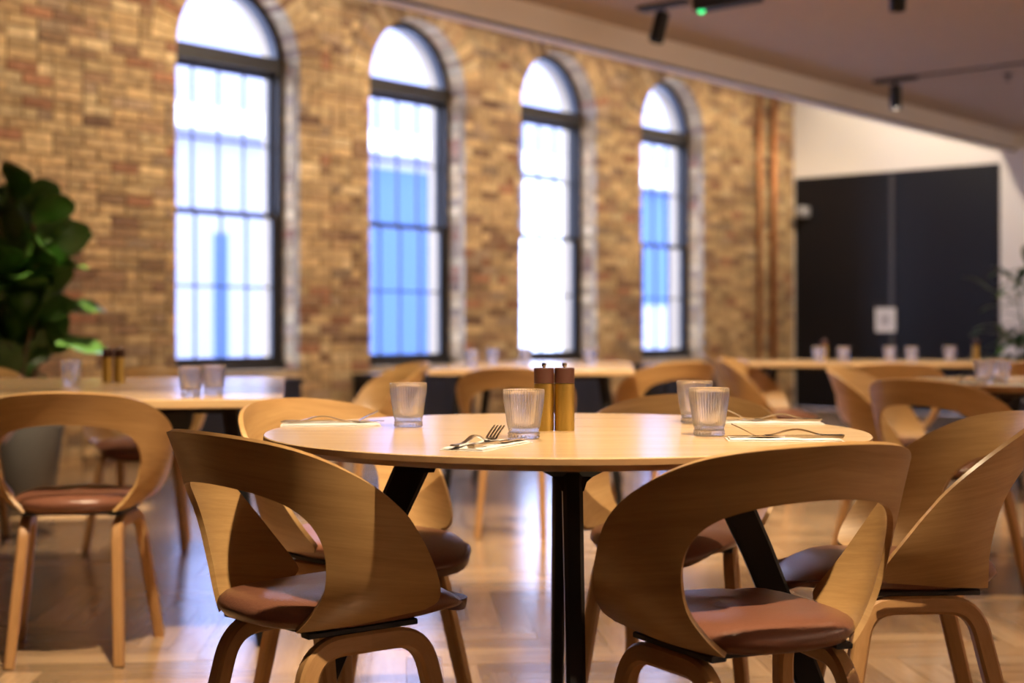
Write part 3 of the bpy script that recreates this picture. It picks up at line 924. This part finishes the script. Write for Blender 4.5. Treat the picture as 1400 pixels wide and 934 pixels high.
# ================================================================== PLANTS
def leaf_mesh(name, L_, Wd, cup=.25, nseg=7):
    vs = []; fs = []
    for i in range(nseg + 1):
        t = i / nseg; w = Wd / 2 * (sin(pi * (t * .95 + .025)) ** .55) * (.5 + .6 * t)
        y = L_ * t; z = -L_ * .35 * t * t + .03 * L_ * sin(t * 9)
        for k in (-1, -.5, 0, .5, 1): vs.append((k * w, y, z + abs(k) * w * cup + .012 * L_ * sin(t * 14 + k * 3) * abs(k)))
    for i in range(nseg):
        for k in range(4): a = i * 5 + k; fs.append((a, a + 1, a + 6, a + 5))
    me = bpy.data.meshes.new(name); me.from_pydata(vs, [], fs); me.materials.append(M['leaf'])
    me.polygons.foreach_set('use_smooth', np.ones(len(me.polygons), bool)); me.update()
    return me
LM = [leaf_mesh('fig_leaf_blade', L_, w_) for L_, w_ in ((.26, .20), (.23, .185), (.20, .16))]
def add_leaf(parent, pos, yaw, pitch, roll, me, s=1., lean=0.):
    o = bpy.data.objects.new('leaf', me); COL.objects.link(o); o.parent = parent
    o.matrix_local = Matrix.Translation(pos) @ Matrix.Rotation(yaw, 4, 'Z') @ Matrix.Rotation(lean, 4, 'Y') @ Matrix.Rotation(pitch, 4, 'X') @ Matrix.Rotation(roll, 4, 'Y') @ Matrix.Scale(s, 4)
    return o
fx, fy = at(28, 7.25)
fig = thing('fiddle_leaf_fig', 'large fiddle-leaf fig with broad dark leaves in a planter at the left edge', 'plant', (fx, fy, 0))
m_ = MB(); m_.lathe([(0, 0), (.15, 0), (.155, .01), (.215, .44), (.215, .455), (.20, .455), (.195, .40), (0, .40)], 40); shade_auto(m_.build('planter', M['pot'], fig), 35)
m_ = MB(); m_.lathe([(.196, .405), (.1, .42), (0, .425)], 24); m_.build('soil', M['soil'], fig.children[0])
rs = random.Random(5)
stems = []
for k in range(5):
    a = k * 1.26 + .3; top = Vector((.17 * cos(a), .17 * sin(a), rs.uniform(1.2, 1.56)))
    if k == 0: top = Vector((.0, .0, 1.60))
    p0 = Vector((.05 * cos(a), .05 * sin(a), .40)); pts = [p0.lerp(top, t) + Vector((.03 * sin(t * 5 + k), .03 * cos(t * 4 + k), 0)) for t in np.linspace(0, 1, 8)]
    m_ = MB(); m_.tube(pts, [.016 - .009 * i / 7 for i in range(8)], 7); so = m_.build('stem', M['bark'], fig, True)
    stems.append((pts, so))
for pts, so in stems:
    for i in range(24):
        t = .22 + .78 * i / 23; f = t * 7; j = min(int(f), 6); p = pts[j].lerp(pts[j + 1], f - j)
        yaw = i * 2.4 + rs.uniform(-.4, .4)
        pitch = rs.uniform(.1, 1.15) if t < .8 else rs.uniform(.7, 1.35)
        if i % 3: add_leaf(so, p, rs.uniform(-.8, .8) + (pi if i % 2 else 0), rs.uniform(1.0, 1.75), rs.uniform(-.4, .4), rs.choice(LM), rs.uniform(.95, 1.25), rs.uniform(-1.1, 1.1))
        else: add_leaf(so, p, yaw, pitch, rs.uniform(-.5, .5), rs.choice(LM), rs.uniform(.95, 1.25))
add_leaf(so, Vector((.20, -.10, .86)), radians(-72), .1, .5, LM[0], 1.0)
add_leaf(so, Vector((.18, -.06, 1.02)), radians(-62), .35, .5, LM[0], 1.0)

palm_leaf = leaf_mesh('palm_blade', .38, .085, .1)
px_, py_ = at(1413, 9.9)
palm = thing('potted_palm', 'dark narrow-leaved plant cut off by the right picture edge beside the door', 'plant', (px_, py_, 0))
m_ = MB(); m_.lathe([(0, 0), (.16, 0), (.19, .42), (.18, .43), (.17, .38), (0, .37)], 32); shade_auto(m_.build('planter', M['pot'], palm), 35)
for k in range(9):
    a = k * .7; top = Vector((.15 * cos(a), .15 * sin(a), rs.uniform(.8, 1.35)))
    m_ = MB(); m_.tube([(.03 * cos(a), .03 * sin(a), .37), Vector((.06 * cos(a), .06 * sin(a), .8)), top], [.010, .007, .004], 6); so = m_.build('stem', M['leaf'], palm, True)
    for i in range(12): add_leaf(so, top * (1 - .04 * i) + Vector((0, 0, -.02 * i)), i * 2.4 + k, rs.uniform(-.3, .9), 0, palm_leaf, rs.uniform(.8, 1.1))

# ================================================================== FIXTURES
def cabinet(k, label):
    uc = UC[k]; r = thing('low_cabinet', label, 'cabinet', group='dark low cabinets under the windows')
    r.matrix_world = wall_frame(P_WALL - .012, uc)
    w, d = .50, .42; uc -= 0; r.matrix_world = wall_frame(P_WALL - .012, uc - .28)
    m_ = MB(); m_.box(-w, w, -d, -.01, .06, .54); m_.build('carcass', M['black_soft'], r)
    m_ = MB(); m_.box(-w - .015, w + .015, -d - .02, -.008, .541, .575); m_.build('cabinet_top', M['navy'], r)
    m_ = MB(); m_.box(-w + .04, w - .04, -d + .04, -.03, 0, .06); m_.build('plinth', M['black'], r)
    for i in range(3):
        a = -w + .01 + (2 * w - .02) * i / 3
        m_ = MB(); m_.box(a + .004, a + (2 * w - .02) / 3 - .004, -d - .016, -d - .001, .075, .53); m_.build('cabinet_door', M['navy'], r)
for k, nm in enumerate(('first', 'second', 'third', 'fourth')): cabinet(k, 'dark low cabinet against the brick under the %s arched window' % nm)

def track_spot(u, q, label, aim=(0, 0), glow=False, stem=.10):
    r = thing('track_spotlight', label, 'spotlight', group='black ceiling spotlights')
    r.matrix_world = wall_frame(q, u, Z_CEIL)
    m_ = MB(); m_.box(-.045, .045, -.18, .18, -.026, -.0005); m_.build('mounting_plate', M['black_soft'], r)
    m_ = MB(); m_.tube([(0, 0, -.02), (0, 0, -.07)], .009, 10); m_.build('stem', M['black'], r, True)
    m_ = MB(); m_.lathe([(0, -.06), (.042, -.06), (.047, -.064), (.047, -.25), (.043, -.255), (.040, -.235), (0, -.232)], 32)
    b = shade_auto(m_.build('lamp_body', M['black'], r), 40)
    m_ = MB(); m_.lathe([(0, -.236), (.039, -.236), (.040, -.24), (0, -.252)], 24); m_.build('lens', M['lamp_glow'] if glow else M['black_soft'], b)
    rot = Matrix.Rotation(radians(aim[0]), 4, 'X') @ Matrix.Rotation(radians(aim[1]), 4, 'Y')
    for ch in r.children:
        if ch.name.startswith('lamp_body'): ch.matrix_local = Matrix.Translation((0, 0, -.04)) @ rot @ Matrix.Translation((0, 0, .04))
    return r
s1 = track_spot(7.52, 5.20, 'black ceiling spotlight nearest the bulkhead, left of the exit box', (8, 12))
s2 = track_spot(11.03, 5.30, 'black ceiling spotlight with a lit lens above the dark door', (0, 0), True)
s3 = track_spot(7.63, 3.65, 'black ceiling spotlight cut off by the top picture edge', (5, -8))
lamp(W(11.03, 5.30, 2.76), W(11.3, 5.6, 0), 60, 70)
m_ = MB(); m_.box(11.0, 11.03, -3.0, 5.1, Z_CEIL - .012, Z_CEIL - .0005); tr = structure(m_.build('trim_2', M['black_soft'], matrix=wall_frame()))
# exit box with green end
p = W(7.35, 4.35, 0)
ex = thing('exit_box', 'black box hung under the ceiling with a small green light', 'exit sign'); ex.matrix_world = wall_frame(4.55, 7.1, Z_CEIL)
m_ = MB(); m_.box(-.05, .05, -.30, .12, -.20, -.03); m_.build('housing', M['black_soft'], ex)
m_ = MB(); m_.box(-.02, .02, .03, .05, -.03, -.0005); m_.box(-.02, .02, -.22, -.20, -.03, -.0005); m_.build('hanger', M['black'], ex)
m_ = MB(); m_.lathe([(0, -.212), (.018, -.210), (.022, -.20), (0, -.20)], 20, cy=.09); m_.build('green_lamp', M['green_glow'], ex)
# sprinkler
x, y = at(1378, 11.6)
sp = thing('sprinkler_head', 'small sprinkler head on the ceiling at the right edge', 'sprinkler', (x, y, Z_CEIL))
m_ = MB(); m_.lathe([(0, -.001), (.04, -.001), (.04, -.01), (.012, -.014), (.012, -.04), (0, -.04)], 20); m_.build('body', M['black_soft'], sp)
m_ = MB(); m_.lathe([(0, -.058), (.022, -.058), (.022, -.062), (0, -.062)], 20); m_.tube([(.01, 0, -.038), (.016, 0, -.05), (.006, 0, -.06)], .003, 6); m_.tube([(-.01, 0, -.038), (-.016, 0, -.05), (-.006, 0, -.06)], .003, 6)
m_.build('deflector', M['black'], sp)
# copper pipes on the brick wall
for (pxx, rad, lab) in ((1038, .024, 'vertical copper pipe on the brick wall, left of two'), (1058, .032, 'vertical copper pipe on the brick wall, right of two')):
    be = math.atan((pxx - 700) / 1944) + radians(49.25)
    r = thing('copper_pipe', lab, 'pipe', group='copper pipes on the brick wall'); r.matrix_world = wall_frame(P_WALL - .075, 8.43 * tan(be))
    m_ = MB(); m_.tube([(0, 0, .0), (0, 0, TOP)], rad, 16); m_.build('tube', M['copper'], r, True)
    for z in (.9, 2.0, 3.1):
        m_ = MB(); m_.tube([(0, 0, z), (0, 0, z + .03)], rad + .006, 16); m_.box(-.012, .012, 0, .078, z, z + .03); m_.build('clip', M['copper'], r)
# door sign, camera, wall sensor
r = thing('door_sign', 'small white square sign on the dark double door', 'sign'); r.matrix_world = wall_frame(0, U_END)
be = math.atan((1211 - 700) / 1944) + radians(49.25); qs = U_END / tan(be)
m_ = MB(); m_.box(-.016, -.002, qs - .12, qs + .12, .90, 1.17); m_.build('sign_plate', M['sign'], r)
m_ = MB(); m_.box(-.0175, -.0165, qs - .06, qs + .06, .97, 1.10); m_.build('printed_panel', mat('sign_grey', (.45, .45, .5), .6), r)
cp = W(U_END - .0, 8.36, 2.37)
r = thing('security_camera', 'small white dome camera beside the top of the dark door', 'camera'); r.matrix_world = wall_frame(8.33, U_END - .075, 2.31) @ Matrix.Rotation(radians(-90), 4, 'Z')
m_ = MB(); m_.box(-.05, .05, .0, .062, -.06, .06); M['cam'] = mat('grey_plastic', (.32, .32, .34), .5); m_.build('mount', M['cam'], r)
bm = bmesh.new(); bmesh.ops.create_uvsphere(bm, u_segments=20, v_segments=12, radius=.07); me = bpy.data.meshes.new('dome'); bm.to_mesh(me); bm.free(); me.materials.append(M['cam'])
o = bpy.data.objects.new('dome', me); COL.objects.link(o); o.parent = r; o.location = (0, -.04, 0)
for pg in me.polygons: pg.use_smooth = True

bpy.context.view_layer.update()
